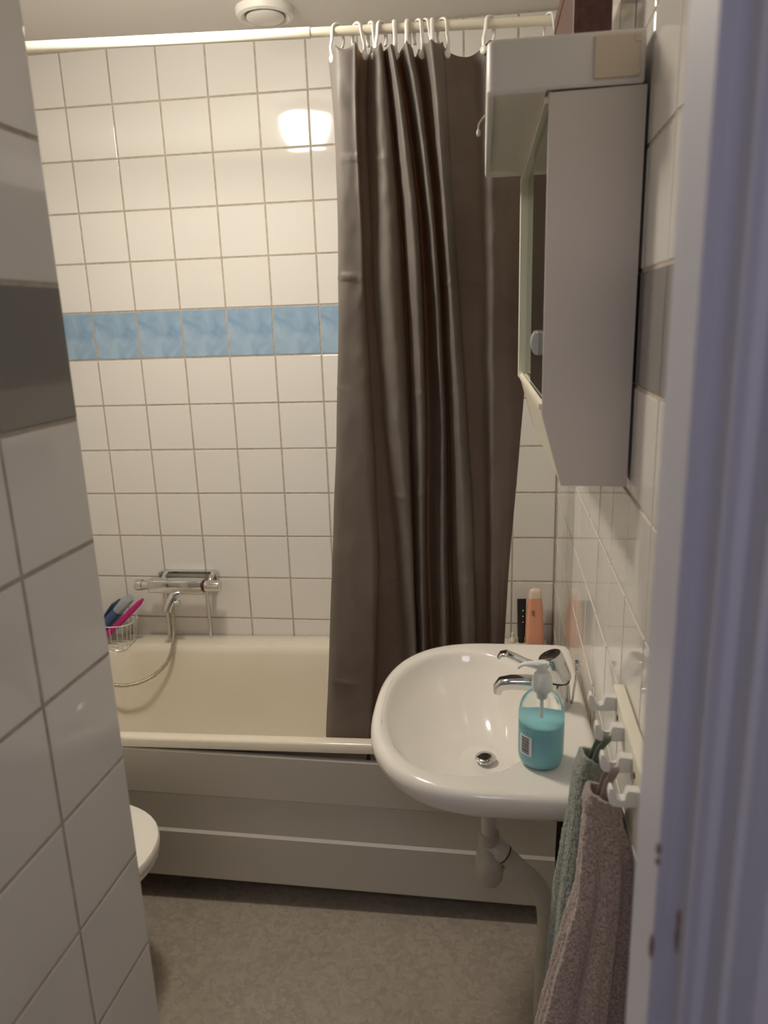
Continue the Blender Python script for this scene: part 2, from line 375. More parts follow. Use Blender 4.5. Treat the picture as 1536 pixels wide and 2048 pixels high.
# spout
s0 = px(350, 1185, MY); s1 = px(334, 1222, MY-.04)
bm = bmesh.new()
pts = cr([Vector((s0.x+.03, MY-.012, s0.z+.004)), Vector((s0.x+.004, MY-.020, s0.z-.004)), Vector((s1.x+.010, MY-.032, s1.z+.028)), Vector((s1.x, MY-.042, s1.z))], 6)
tube(bm, pts, [.006+.008*min(1, i/6) for i in range(len(pts))], 14, flat=1.15)
fin(bm, 'spout', 'chrome', mx_, True)
d0 = px(352, 1206, MY-.03)
bm = bmesh.new(); lathe(bm, [(.007, 0), (.007, .012), (.009, .013), (.009, .022), (.006, .024)], 16, mtx=Matrix.Translation((d0.x-.008, MY-.03, d0.z)) @ RY); fin(bm, 'diverter_knob', 'chrome', mx_, True)
# hose
hose = [px(343, 1205, MY-.025), px(347, 1240, -.105), px(346, 1290, -.125), px(334, 1325, -.145), px(305, 1353, -.17), px(270, 1368, -.20), px(237, 1371, -.23), px(200, 1362, -.25), px(170, 1330, -.24)]
pts = cr(hose, 40); dense = []; acc = 0; pts2 = [pts[0]]
for a, c in zip(pts, pts[1:]):
    n_ = max(1, int((c-a).length/.0011))
    for k in range(1, n_+1): pts2.append(a.lerp(c, k/n_))
rad = [.0062 + .0011*math.cos(2*PI*i/3.0) for i in range(len(pts2))]
bm = bmesh.new(); tube(bm, pts2, rad, 12)
tag(fin(bm, 'shower_hose', add_noise(mat('brushed steel hose', (.55, .50, .42), .28, metal=1), 50, rough=(.2, .35)), None, True, 180), 'ribbed metal shower hose looping from the bath mixer into the bathtub', 'hose')

# ------------------------------------------------------------------ wire basket and its contents
def tz(x): return .399+(x+1.13)*math.tan(-TUBTILT)+.0005
BX = -1.545; BY = -.082; BZ = tz(BX)
bk = empty('wire_basket', (BX, BY, BZ)); tag(bk, 'small white wire basket on the rear left rim of the bathtub', 'basket')
def oval(a, b_, z, n=28): return [(a*abs(math.cos(t))**.7*math.copysign(1, math.cos(t)), b_*abs(math.sin(t))**.7*math.copysign(1, math.sin(t)), z) for t in [2*PI*k/n for k in range(n+1)]]
for nm, a, b_, z, r in (('rim_wire', .088, .062, .085, .0020), ('base_wire', .074, .050, .008, .0016), ('middle_wire', .080, .055, .045, .0008)):
    if nm == 'middle_wire': continue
    bm = bmesh.new(); tube(bm, oval(a, b_, z), r, 8, False); fin(bm, nm, 'white_plastic', bk, True)
for k in range(22):
    t = 2*PI*k/22; c, s = abs(math.cos(t))**.7*math.copysign(1, math.cos(t)), abs(math.sin(t))**.7*math.copysign(1, math.sin(t))
    bm = bmesh.new(); tube(bm, [(.088*c, .062*s, .085), (.074*c, .050*s, .008), (.070*c, .047*s, .0012)], .0011, 6)
    fin(bm, 'upright_wire', 'white_plastic', bk, True)
for k in range(5):
    y = -.036+.018*k; bm = bmesh.new(); tube(bm, [(-.065, y, .008), (.065, y, .008)], .0011, 6); fin(bm, 'floor_wire', 'white_plastic', bk, True)
def along(a, c, roll=0):
    d = (Vector(c)-Vector(a)); q = d.to_track_quat('Z', 'Y'); return Matrix.Translation(Vector(a)) @ q.to_matrix().to_4x4() @ Matrix.Rotation(roll, 4, 'Z'), d.length
# blue bottle leaning right
a = px(203, 1262, -.075); c = px(258, 1196, -.095)
a.z = max(a.z, BZ+.014)
mt, ln = along(a, c)
ob = empty('lotion_bottle', a); tag(ob, 'leaning dark blue bottle with a clear cap in the wire basket', 'bottle')
mi = Matrix.Translation(-a)
bm = bmesh.new(); t = bmesh.new(); loft(t, [rrect(-.029*s, .029*s, -.017*s, .017*s, .015*s, z, 5) for s, z in ((.8, 0), (1, .006), (1, ln*.45), (.9, ln*.62), (.72, ln*.68))], True, True); merge(bm, t, mi @ mt); fin(bm, 'bottle_body', 'blue_bottle', ob, True)
bm = bmesh.new(); t = bmesh.new(); loft(t, [rrect(-.025*s, .025*s, -.016*s, .016*s, .014*s, z, 5) for s, z in ((1, ln*.66), (1.02, ln*.95), (.85, ln))], True, True); merge(bm, t, mi @ mt); fin(bm, 'bottle_cap', 'blue_cap', ob, True)
a = px(196, 1288, -.115); c = px(286, 1198, -.10); a.z = max(a.z, BZ+.012)
rz_ = empty('brush', a); tag(rz_, 'magenta plastic handle leaning out of the wire basket', 'brush')
bm = bmesh.new(); pts = [a.lerp(c, k/12)-a+Vector((0, 0, -.004*math.sin(PI*k/12))) for k in range(13)]
tube(bm, pts, [.006]+[.0075+.003*math.sin(PI*k/13) for k in range(1, 12)]+[.004], 12); fin(bm, 'handle', 'magenta', rz_, True)
a = px(192, 1262, -.05); c = px(233, 1203, -.06); a.z = max(a.z, BZ+.012); mt, ln = along(a, c)
sp = empty('flat_carton', a); tag(sp, 'flat navy packet behind the leaning bottle in the wire basket', 'packet')
bm = bmesh.new(); t = bmesh.new(); box(t, -.026, .026, -.004, .004, 0, ln, .002); merge(bm, t, Matrix.Translation(-a) @ mt); fin(bm, 'packet_body', mat('navy card', (.04, .08, .17), .5), sp)
bm = bmesh.new(); t = bmesh.new(); box(t, -.003, .003, -.0050, -.0042, ln*.62, ln*.62+.006); merge(bm, t, Matrix.Translation(-a) @ mt); fin(bm, 'packet_mark', 'label_white', sp)

# ------------------------------------------------------------------ shower rod, curtain, hooks
RODY = -.60
def rodz(x): return 2.0875 - (x+.61)*.0305
RZ0 = rodz(-.3)
rod = empty('curtain_rod', (XL, RODY, rodz(XL))); tag(rod, 'telescopic cream shower rod just below the ceiling', 'rod')
def rp(x): return Vector((x-XL, 0, rodz(x)-rodz(XL)))
xj = at_y(621, 66, RODY).x
bm = bmesh.new(); tube(bm, [rp(XL+.004), rp(xj)], .0112, 28); fin(bm, 'outer_tube', 'rod_outer', rod, True)
bm = bmesh.new(); tube(bm, [rp(xj-.01), rp(-.017)], .0098, 28); fin(bm, 'inner_tube', 'rod_outer', rod, True)
for x0, x1 in ((XL+.001, XL+.012), (-.026, -.0145)):
    bm = bmesh.new(); tube(bm, [rp(x0), rp(x1)], .02, 28); fin(bm, 'end_cap', 'white_plastic', rod, True)
CT = [(656, 677, 664, 652, -.600), (672, 684, 676, 665, -.630), (702, 717, 735, 725, -.638), (714, 728, 753, 742, -.628),
 (718, 731, 758, 750, -.590), (731, 745, 787, 797, -.584), (737, 752, 801, 817, -.600), (750, 780, 815, 830, -.630), (763, 800, 826, 840, -.622),
 (767, 809, 828, 845, -.572), (771, 816, 831, 849, -.602), (780, 830, 842, 858, -.636), (787, 842, 850, 866, -.620), (791, 846, 856, 872, -.560),
 (797, 852, 866, 880, -.560), (803, 862, 878, 890, -.600), (815, 870, 888, 898, -.630), (826, 878, 895, 905, -.612), (830, 882, 901, 910, -.560),
 (840, 887, 909, 918, -.592), (862, 900, 930, 933, -.636), (885, 913, 946, 945, -.614), (890, 918, 949, 949, -.588), (918, 944, 962, 965, -.584),
 (945, 963, 972, 972, -.588), (978, 985, 983, 982, -.618), (1012, 1008, 993, 988, -.606), (1060, 1040, 1006, 995, -.588), (1103, 1069, 1018, 1001, -.600)]
PYS = (95, 560, 1138, 1450)
ZS = [at_y(780, py, -.6).z for py in PYS]
ctl = []
for row in CT:
    d = row[4]; xs = [at_y(row[i], PYS[i], d).x for i in range(4)]; ctl.append((xs, d))
def lag(zs, xs, z):
    if z > zs[0]: i = 0
    s = 0
    for i in range(4):
        t = xs[i]
        for j in range(4):
            if j != i: t *= (z-zs[j])/(zs[i]-zs[j])
        s += t
    return s
CTOP = 2.054; CBOT = .300
creases = [at_y(690, y, -.63).z for y in (330, 562, 780, 985, 1170, 1360)]
NR = 240
rows = []
hookpx = [673, 713, 741, 762, 788, 815, 836, 850, 864, 885, 980, 1099]
hookx = [at_y(x, 90, -.615).x for x in hookpx]
for r in range(NR+1):
    s = r/NR; z = CTOP+(CBOT-CTOP)*s
    pl = [(lag(ZS, xs, max(z, .38)), -.597+(d+.597)*(1+.12*math.sin(i*2.3+z*3.1)) + .006*math.sin(z*4+i)) for i, (xs, d) in enumerate(ctl)]
    cu = cr([(x, y, 0) for x, y in pl], 8)
    row = []
    for k, q in enumerate(cu):
        zz = z
        if s < .05:    # scalloped top edge
            sag = 0
            for h0, h1 in zip(hookx, hookx[1:]):
                if h0 <= q.x <= h1: t_ = (q.x-h0)/(h1-h0); sag = (4*t_*(1-t_))**.8*min(.022, .16*(h1-h0)+.006)*(1-s/.05)
            if q.x < hookx[0]: sag = (hookx[0]-q.x)*.9*(1-s/.05)
            zz = z-sag-max(0, (q.x+.61)*0.03)*(1-s/.05)*1.0
        dy = 0
        for j, cz in enumerate(creases):
            ww = math.exp(-((z-cz-.012*math.sin(q.x*9+j))/.0038)**2)
            dy += -.0042*ww*max(0, math.sin(q.x*23+j*1.7)+.35)
        dy += .0045*noise.noise(Vector((q.x*14, q.y*14, z*7)))+.0022*noise.noise(Vector((q.x*50, q.y*40, z*22)))
        yy = max(min(q.y+dy, -.54), -.642)
        row.append((q.x+.003*noise.noise(Vector((q.x*10, z*5, 3))), yy, zz))
    rows.append(row)
bm = bmesh.new(); loft(bm, rows, closed=False)
cur = fin(bm, 'shower_curtain', 'curtain', None, True, 180)
md = cur.modifiers.new('thick', 'SOLIDIFY'); md.thickness = .0007; md.offset = 0
tag(cur, 'taupe grey vinyl shower curtain hanging in folds into the bathtub', 'curtain')
ordw = ['leftmost', 'second from the left', 'third from the left', 'fourth from the left', 'fifth from the left', 'sixth from the left', 'seventh from the left', 'eighth from the left', 'ninth from the left', 'third from the right', 'second from the right', 'rightmost']
hb = bmesh.new()
R_ = .0125
pts = [(0, .011, -.030), (0, .0150, -.020), (0, .0140, -.010)]+[(0, .0125*math.cos(a), .0125*math.sin(a)+.001) for a in [PI*k/8 for k in range(0, 9)]]+[(0, -.0145, -.018), (0, -.0185, -.034), (0, -.0165, -.050)]
tube(hb, cr(pts, 3), .0046, 12, True, .58)
bmesh.ops.recalc_face_normals(hb, faces=hb.faces)
hme = bpy.data.meshes.new('hook_wire'); hb.to_mesh(hme); hb.free(); hme.materials.append(M['hook_white'])
for p_ in hme.polygons: p_.use_smooth = True
kb = bmesh.new(); lathe(kb, [(.002, -.004), (.0075, -.003), (.009, 0), (.0075, .003), (.002, .004)], 20, mtx=Matrix.Translation((0, -.0165, -.055)) @ Matrix.Rotation(PI/2, 4, 'X'))
bmesh.ops.recalc_face_normals(kb, faces=kb.faces)
kme = bpy.data.meshes.new('hook_knob'); kb.to_mesh(kme); kb.free(); kme.materials.append(M['hook_white'])
for p_ in kme.polygons: p_.use_smooth = True
rots = [-50, 55, 35, -35, 10, -5, 40, 45, 5, 50, -40, 40]
for i, hx in enumerate(hookx):
    h = empty('curtain_hook', (hx, RODY, rodz(hx)+.0005), (random.uniform(-.08, .08), 0, math.radians(rots[i])))
    a_ = bpy.data.objects.new('hook_wire', hme); b_ = bpy.data.objects.new('hook_knob', kme)
    for q in (a_, b_): COL.objects.link(q); q.parent = h
    tag(h, 'white plastic curtain hook on the shower rod, '+ordw[i], 'hook', 'curtain hooks on the shower rod')

# ------------------------------------------------------------------ bottles on the rear right rim
RZ = tz(-.06)
def flat_bottle(name, label, cat, loc, body, bm_, cap, cm, rot=0):
    e = empty(name, loc, (0, 0, rot)); tag(e, label, cat)
    bm = bmesh.new(); loft(bm, [rrect(-a, a, -b_, b_, min(a, b_)*.75, z, 5) for a, b_, z in body], True, True); fin(bm, 'bottle_body', bm_, e, True)
    bm = bmesh.new(); loft(bm, [rrect(-a, a, -b_, b_, min(a, b_)*.75, z, 5) for a, b_, z in cap], True, True); fin(bm, 'cap', cm, e, True)
    return e
pb = flat_bottle('shower_gel_bottle', 'tall orange pink bottle on the bathtub rim in the far right corner', 'bottle', (-.066, -.058, RZ),
  [(.026, .013, 0), (.029, .016, .004), (.029, .016, .05), (.026, .015, .12), (.021, .013, .166)], 'pink',
  [(.0205, .0128, .1665), (.0195, .012, .185), (.017, .011, .193), (.010, .008, .197)], 'pink_cap', .15)
for k in range(3):
    bm = bmesh.new()
    pts = [Vector((-.013+.004*k+.0012*math.sin(j*2.1+k), -.01665, .128-.004*j)) for j in range(5+k)]
    tube(bm, pts, .0006, 5)
    fin(bm, 'lettering', 'ink', pb)
bt = empty('squeeze_tube', (-.108, -.040, tz(-.108)), (0, 0, .1)); tag(bt, 'black upright squeeze tube left of the orange pink bottle', 'tube')
bm = bmesh.new(); loft(bm, [rrect(-a, a, -b_, b_, b_*.8, z, 5) for a, b_, z in ((.010, .010, .018), (.0125, .0125, .02), (.0135, .011, .06), (.0145, .006, .11), (.015, .0015, .148), (.015, .0012, .155))], True, True); fin(bm, 'tube_body', 'black', bt, True)
bm = bmesh.new(); lathe(bm, [(.0105, 0), (.011, .002), (.0105, .018)], 20); fin(bm, 'cap', 'black', bt, True)
for z in (.075, .095, .115):
    bm = bmesh.new(); box(bm, .002, .005, -.0122, -.0108+(z-.06)*.085, z, z+.003); fin(bm, 'mark', 'label_white', bt)
sm = empty('small_bottle', (-.136, -.040, tz(-.136))); tag(sm, 'tiny clear capped vial on the bathtub rim beside the curtain', 'bottle')
bm = bmesh.new(); lathe(bm, [(.008, 0), (.010, .002), (.010, .010), (.005, .016), (.004, .022)], 18); fin(bm, 'vial_body', 'cream_plastic', sm, True)
bm = bmesh.new(); lathe(bm, [(.0045, .022), (.005, .023), (.005, .032), (.003, .035)], 18); fin(bm, 'vial_cap', 'white_plastic', sm, True)

# ------------------------------------------------------------------ wash basin
BZT = .735; BYC = -1.040
def sup(th, ax, ay, n):
    c, s = math.cos(th), math.sin(th); return (abs(c/ax)**n+abs(s/ay)**n)**(-1/n)
NS = 120
def outline(off=0, z=BZT, cx=-.21, front=.246, back=.176, hy=.296):
    o = []
    for k in range(NS):
        th = 2*PI*k/NS; c, s = math.cos(th), math.sin(th)
        r = sup(th, front-off, hy-off, 2.55) if c < 0 else sup(th, back-off, hy-off, 26)
        o.append((cx+r*c, BYC+r*s+0.0*c, z))
    return o
def bowl(off, z, cx=-.275, a=.153, a2=.150, hy=.238, cy=BYC):
    o = []
    for k in range(NS):
        th = 2*PI*k/NS; c, s = math.cos(th), math.sin(th)
        r = sup(th, a-off, hy-off, 2.3) if c < 0 else sup(th, a2-off, hy-off, 2.15)
        o.append((cx+r*c, cy+r*s, z))
    return o
bas = empty('wash_basin', (0, 0, 0)); tag(bas, 'white porcelain wash basin mounted on the right wall', 'sink')
DR = Vector((-.232, -1.035, .592))
lip = [outline(.14, .600), outline(.11, .628), outline(.065, .655), outline(.028, .674), outline(.008, .692), outline(0, .711), outline(.0005, .719), outline(.003, .7275), outline(.008, .7328), outline(.014, .735), outline(.02, .7352)]
bl = [bowl(-.010, .7350), bowl(-.004, .7338), bowl(.0, .731), bowl(.005, .724), bowl(.012, .708)]
last = bowl(.012, .708)
for t, z in ((.12, .685), (.28, .655), (.45, .630), (.62, .612), (.78, .601), (.9, .596)):
    bl.append([(Vector(p).lerp(Vector((DR.x+.022*math.cos(2*PI*k/NS), DR.y+.022*math.sin(2*PI*k/NS), 0)), t).xy.to_3d()+Vector((0, 0, z)))[:] for k, p in enumerate(last)])
bl.append([(DR.x+.024*math.cos(2*PI*k/NS), DR.y+.024*math.sin(2*PI*k/NS), .593) for k in range(NS)])
bl.append([(DR.x+.021*math.cos(2*PI*k/NS), DR.y+.021*math.sin(2*PI*k/NS), .585) for k in range(NS)])
bl.append([(DR.x+.020*math.cos(2*PI*k/NS), DR.y+.020*math.sin(2*PI*k/NS), .565) for k in range(NS)])
bm = bmesh.new(); loft(bm, lip+bl, True, True); fin(bm, 'basin_shell', 'porcelain', bas, True, 80)
bm = bmesh.new()
RR = lambda r, z: [(DR.x+r*math.cos(2*PI*k/32), DR.y+r*math.sin(2*PI*k/32), z) for k in range(32)]
loft(bm, [RR(.0255, .5945), RR(.0265, .5965), RR(.0215, .597), RR(.0195, .590)]); fin(bm, 'drain_ring', 'chrome', bas, True)
bm = bmesh.new(); loft(bm, [RR(.0185, .566), RR(.0185, .567)], True, True); loft(bm, [RR(.007, .567), RR(.007, .606)], True, True); fin(bm, 'drain_hole', 'dark', bas)
bm = bmesh.new(); loft(bm, [RR(.016, .606), RR(.0205, .607), RR(.0215, .6105), RR(.019, .6135), RR(.011, .615), RR(.001, .614)], True, True); fin(bm, 'plug', 'chrome', bas, True)

# ------------------------------------------------------------------ basin tap
FY = -1.035; fx = -.092
tp = empty('basin_tap', (fx, FY, BZT)); tag(tp, 'chrome single lever tap at the back of the wash basin', 'tap')
bm = bmesh.new(); lathe(bm, [(.0255, 0), (.0265, .002), (.0235, .03), (.0215, .053)], 36); fin(bm, 'tap_body', 'chrome', tp, True)
bm = bmesh.new(); lathe(bm, [(.0222, .053), (.0228, .055), (.0222, .0575)], 36); fin(bm, 'tap_ring', 'dark', tp, True)
# spout: flattened, toward the bowl
pts = [(-.004, .038), (-.03, .044), (-.06, .047), (-.09, .0465), (-.108, .043), (-.116, .034), (-.117, .024)]
wid = [.019, .0175, .016, .015, .0145, .0135, .012]; hgt = [.016, .015, .0140, .0130, .0125, .011, .008]
bm = bmesh.new(); rg = []
for i, (x, z) in enumerate(pts):
    a_, c_ = pts[max(i-1, 0)], pts[min(i+1, len(pts)-1)]; tx, tz_ = c_[0]-a_[0], c_[1]-a_[1]; l_ = math.hypot(tx, tz_); nx, nz_ = -tz_/l_, tx/l_
    if nz_ < 0 and i < 4: nx, nz_ = -nx, -nz_
    ring = []
    for k in range(20):
        t = 2*PI*k/20; cc, ss = math.cos(t), math.sin(t); cc = math.copysign(abs(cc)**.7, cc); ss = math.copysign(abs(ss)**.7, ss)
        ring.append((x+nx*hgt[i]*ss*(1 if tx < 0 else 1), wid[i]*cc, z+nz_*hgt[i]*ss))
    rg.append(ring)
# keep a steady orientation
for i in range(len(rg)):
    x, z = pts[i]; a_, c_ = pts[max(i-1, 0)], pts[min(i+1, len(pts)-1)]; tx, tz_ = c_[0]-a_[0], c_[1]-a_[1]; l_ = math.hypot(tx, tz_)
    nx, nz_ = tz_/l_, -tx/l_
    ring = []
    for k in range(20):
        t = 2*PI*k/20; cc, ss = math.cos(t), math.sin(t); cc = math.copysign(abs(cc)**.7, cc); ss = math.copysign(abs(ss)**.7, ss)
        ring.append((x+nx*hgt[i]*ss, wid[i]*cc, z+nz_*hgt[i]*ss))
    rg[i] = ring
loft(bm, rg, True, True); fin(bm, 'spout', 'chrome', tp, True, 50)
# tilted head
hm = Matrix.Translation((.004, 0, .0575)) @ Matrix.Rotation(math.radians(-24), 4, 'Y')
bm = bmesh.new(); lathe(bm, [(.021, -.004), (.0235, .004), (.0245, .03), (.0245, .050), (.0225, .0535), (.018, .0535), (.012, .0515), (.001, .051)], 36, mtx=hm); fin(bm, 'tap_head', 'chrome', tp, True)
# lever
pts = [(-.018, .080), (-.04, .083), (-.062, .090), (-.084, .101), (-.100, .108), (-.110, .106), (-.116, .098)]
wid = [.012, .0125, .0125, .0125, .013, .012, .008]; th_ = [.008, .0070, .0062, .006, .0056, .0046, .003]
rg = []
for i, (x, z) in enumerate(pts):
    a_, c_ = pts[max(i-1, 0)], pts[min(i+1, len(pts)-1)]; tx, tz_ = c_[0]-a_[0], c_[1]-a_[1]; l_ = math.hypot(tx, tz_); nx, nz_ = tz_/l_, -tx/l_
    rg.append([(x+nx*th_[i]*math.sin(2*PI*k/14), wid[i]*math.cos(2*PI*k/14), z+nz_*th_[i]*math.sin(2*PI*k/14)) for k in range(14)])
bm = bmesh.new(); loft(bm, rg, True, True); fin(bm, 'lever', 'chrome', tp, True, 80)
bm = bmesh.new(); tube(bm, [(.028, .0, .004), (.030, 0, .03), (.036, 0, .078)], .0022, 10); lathe(bm, [(.003, 0), (.0045, .003), (.0045, .012), (.003, .014), (.0055, .016), (.0068, .021), (.0055, .026), (.001, .028)], 16, (.036, 0, .070)); fin(bm, 'pop_up_rod', 'chrome', tp, True)

# ------------------------------------------------------------------ soap bottle
SB = Vector((-.1395, -1.230, .7353))
sb = empty('soap_bottle', SB); tag(sb, 'clear pump bottle half full of turquoise soap on the wash basin', 'bottle')
po = [(.001, .0005), (.028, .0005), (.034, .004), (.0378, .013), (.0388, .03), (.0388, .092), (.0375, .104), (.033, .117), (.0255, .1265), (.018, .131), (.0148, .134), (.0148, .142)]
pi_ = [(r-.0016 if r > .002 else .001, max(z+.001, .002)) for r, z in po]
bm = bmesh.new(); lathe(bm, po, 48, cap0=True, cap1=False); fin(bm, 'bottle_shell', 'glass', sb, True)
bm = bmesh.new(); lathe(bm, [(.001, .0025), (.027, .0025), (.033, .006), (.0365, .014), (.0374, .03), (.0374, .080), (.0366, .0805), (.001, .0805)], 48); fin(bm, 'liquid_soap', 'soap', sb, True)
bm = bmesh.new(); lathe(bm, [(.0162, .136), (.0172, .138), (.0172, .150), (.0165, .151), (.0165, .158), (.0155, .160), (.0125, .168), (.008, .170), (.0065, .172), (.0065, .183)], 36); fin(bm, 'pump_collar', 'frost', sb, True)
bm = bmesh.new(); lathe(bm, [(.0085, .170), (.009, .172), (.009, .184), (.0075, .187), (.001, .188)], 24)
pts = [(.010, 0, .182), (-.01, 0, .183), (-.028, 0, .182), (-.036, 0, .179), (-.040, 0, .174)]
tube(bm, cr(pts, 4), [.0075, .0075, .0074, .0072, .007, .0065, .006, .0056, .0052, .005, .0048, .0045, .0042, .004, .0038, .0036, .0034], 14, True, .62)
fin(bm, 'pump_head', 'frost', sb, True)
bm = bmesh.new(); lathe(bm, [(.0068, .118), (.0075, .120), (.0075, .136)], 20); tube(bm, [(0, 0, .119), (0, 0, .086)], .0026, 10); fin(bm, 'dip_tube', 'frost', sb, True)
# barcode label and fine print, wrapped on the left side
def patch(a0, a1, z0, z1, r, name, m, slope=0):
    bm = bmesh.new(); n = 10
    A = [[(r*math.cos(a0+(a1-a0)*k/n), r*math.sin(a0+(a1-a0)*k/n), z) for k in range(n+1)] for z in (z0, z1)]
    loft(bm, A, closed=False); return fin(bm, name, m, sb)
A0, A1 = math.radians(205), math.radians(243)
patch(A0, A1, .028, .064, .0391, 'barcode_label', 'label_white')
bm = bmesh.new()
zs = .031; k = 0
while zs < .060:
    hh = [.0016, .0009, .0022, .0012, .0018][k % 5]; r = .0393; n = 8
    B0, B1 = A0+.10, A1-.13
    loft(bm, [[(r*math.cos(B0+(B1-B0)*j/n), r*math.sin(B0+(B1-B0)*j/n), z) for j in range(n+1)] for z in (zs, zs+hh)], closed=False)
    zs += hh+[.0007, .0009, .0006, .0011][k % 4]; k += 1
fin(bm, 'barcode', 'ink', sb)
bm = bmesh.new()
for k in range(4):
    z = .070+.0042*k; r = .0391; B0, B1 = A0-.35, A1-.15-.08*(k % 2)
    loft(bm, [[(r*math.cos(B0+(B1-B0)*j/8), r*math.sin(B0+(B1-B0)*j/8), zz) for j in range(9)] for zz in (z, z+.0006)], closed=False)
fin(bm, 'fine_print', 'ink', sb)

# ------------------------------------------------------------------ trap and drain pipe
dp = empty('drain_pipe', (0, 0, 0)); tag(dp, 'off white bottle trap and drain pipe below the wash basin', 'pipe')
Y0 = -1.035
a = at_y(978, 1650, Y0); tx = a.x; zt = a.z
def L_(name, prof, m, c, mtx=None):
    bm = bmesh.new(); lathe(bm, prof, 36, c, mtx=mtx); return fin(bm, name, m, dp, True)
zb = at_y(978, 1762, Y0).z; zn = at_y(978, 1682, Y0).z
L_('tail_pipe', [(.016, zn), (.016, .564)], 'pvc_white', (tx, Y0, 0))
L_('trap_nut', [(.0165, zn+.022), (.021, zn+.022), (.0225, zn+.018), (.0215, zn), (.019, zn-.006)], 'pvc', (tx, Y0, 0))
L_('trap_body', [(.019, zn-.005), (.024, zn-.02), (.0285, zn-.045), (.030, zn-.075), (.0305, zb+.040)], 'pvc', (tx, Y0, 0))
L_('trap_cup', [(.0325, zb+.042), (.033, zb+.037), (.0315, zb+.033), (.030, zb+.014), (.024, zb+.002), (.016, zb), (.001, zb)], 'pvc', (tx, Y0, 0))
e0 = at_y(990, 1694, Y0); e1 = at_y(1022, 1717, Y0)
d = (e1-e0).normalized(); q = d.to_track_quat('Z', 'Y').to_matrix().to_4x4()
bm = bmesh.new(); lathe(bm, [(.020, -.022), (.0215, 0), (.0235, .004), (.0235, .017), (.0215, .023), (.019, .024)], 12, mtx=Matrix.Translation(e0) @ q); fin(bm, 'outlet_nut', 'pvc_white', dp, True, 25)
bm = bmesh.new(); lathe(bm, [(.0205, 0), (.0205, .0025)], 30, mtx=Matrix.Translation(e0+d*.0245) @ q); fin(bm, 'seal', 'rust', dp)
pp = [e0+d*.018, at_y(1040, 1738, Y0), at_y(1078, 1775, Y0), at_y(1092, 1825, Y0), at_y(1090, 1900, Y0)]
xb_ = at_y(1086, 1980, Y0).x
pp += [Vector((xb_, Y0, pp[-1].z-.06)), Vector((xb_, Y0, FLOOR+.004))]
bm = bmesh.new(); tube(bm, cr(pp, 8), .0195, 28); fin(bm, 'waste_pipe', 'pvc', dp, True, 60)
L_('floor_collar', [(.045, FLOOR+.001), (.045, FLOOR+.006), (.036, FLOOR+.016), (.021, FLOOR+.020)], 'pvc_white', (xb_, Y0, 0))

# ------------------------------------------------------------------ mirror cabinet
CY0, CY1 = -1.310, -.715
cb = empty('mirror_cabinet', (-.033, CY0, 1.24)); tag(cb, 'white wall cabinet with sliding mirror doors above the wash basin', 'cabinet')
def cl(x, z): return (x+.033, z-1.24)
side = [cl(-.0345, 1.238), cl(-.127, 1.24), cl(-.156, 1.343), cl(-.1555, 1.755), cl(-.0345, 1.757)]
for y0, y1_, nm in ((0, .006, 'side_panel'), (CY1-CY0-.006, CY1-CY0, 'side_panel')):
    bm = bmesh.new(); prism(bm, side, 'y', y0, y1_); bevel_all(bm, .0012, 2); fin(bm, nm, 'cab', cb)
Lc = CY1-CY0
bm = bmesh.new(); prism(bm, [cl(-.0335, 1.2405), cl(-.0335, 1.755), cl(-.037, 1.755), cl(-.037, 1.2405)], 'y', .006, Lc-.006); fin(bm, 'back_panel', 'cab', cb)
bm = bmesh.new(); prism(bm, [cl(-.126, 1.2405), cl(-.153, 1.343), cl(-.150, 1.344), cl(-.1225, 1.2405)], 'y', .006, Lc-.006)
prism(bm, [cl(-.155, 1.343), cl(-.155, 1.350), cl(-.037, 1.350), cl(-.037, 1.343)], 'y', .006, Lc-.006)
fin(bm, 'bottom_shelf', 'cream_plastic', cb)
bm = bmesh.new(); box(bm, cl(-.155, 0)[0], .0, .006, Lc-.006, .512, .517); fin(bm, 'top_panel', 'cab', cb)
# front frame rails
def cbx(x0, x1, y0, y1_, z0, z1, nm, m, bev=.0008):
    bm = bmesh.new(); box(bm, x0+.033, x1+.033, y0, y1_, z0-1.24, z1-1.24, bev); return fin(bm, nm, m, cb)
cbx(-.1625, -.142, Lc-.030, Lc-.001, 1.352, 1.752, 'front_stile', 'cream_plastic')
cbx(-.1605, -.142, .0062, Lc-.03, 1.350, 1.358, 'bottom_rail', 'cream_plastic')
cbx(-.1560, -.1545, .0062, Lc-.03, 1.358, 1.3625, 'rail_lip', 'cream_plastic')
cbx(-.1605, -.142, .0062, Lc-.03, 1.744, 1.752, 'top_rail', 'cream_plastic')
d1 = cbx(-.1535, -.1505, .0070, .31, 1.359, 1.744, 'mirror_door', 'mirror', .0003)
d2 = cbx(-.1475, -.1445, .285, Lc-.031, 1.359, 1.744, 'mirror_door', 'mirror', .0003)
# finger grip on the near mirror
g = bmesh.new(); q_ = .017
arc = [(.0, -q_), (-.006, -q_*.95), (-.010, -q_*.6), (-.012, 0), (-.010, q_*.6), (-.006, q_*.95), (0, q_)]
gy = .115; gz = at_y(1068, 688, CY0+gy).z-1.24
prism(g, [(x-.1535+.033-.0002, z+gz) for x, z in arc], 'y', gy, gy+.003); box(g, -.1535+.033-.0035, -.1535+.033-.0002, gy+.002, gy+.024, gz-q_, gz+q_, .001)
prism(g, [(x-.1535+.033-.0002, z+gz+.003) for x, z in arc], 'y', gy+.022, gy+.025)
fin(g, 'finger_grip', 'white_plastic', d1)

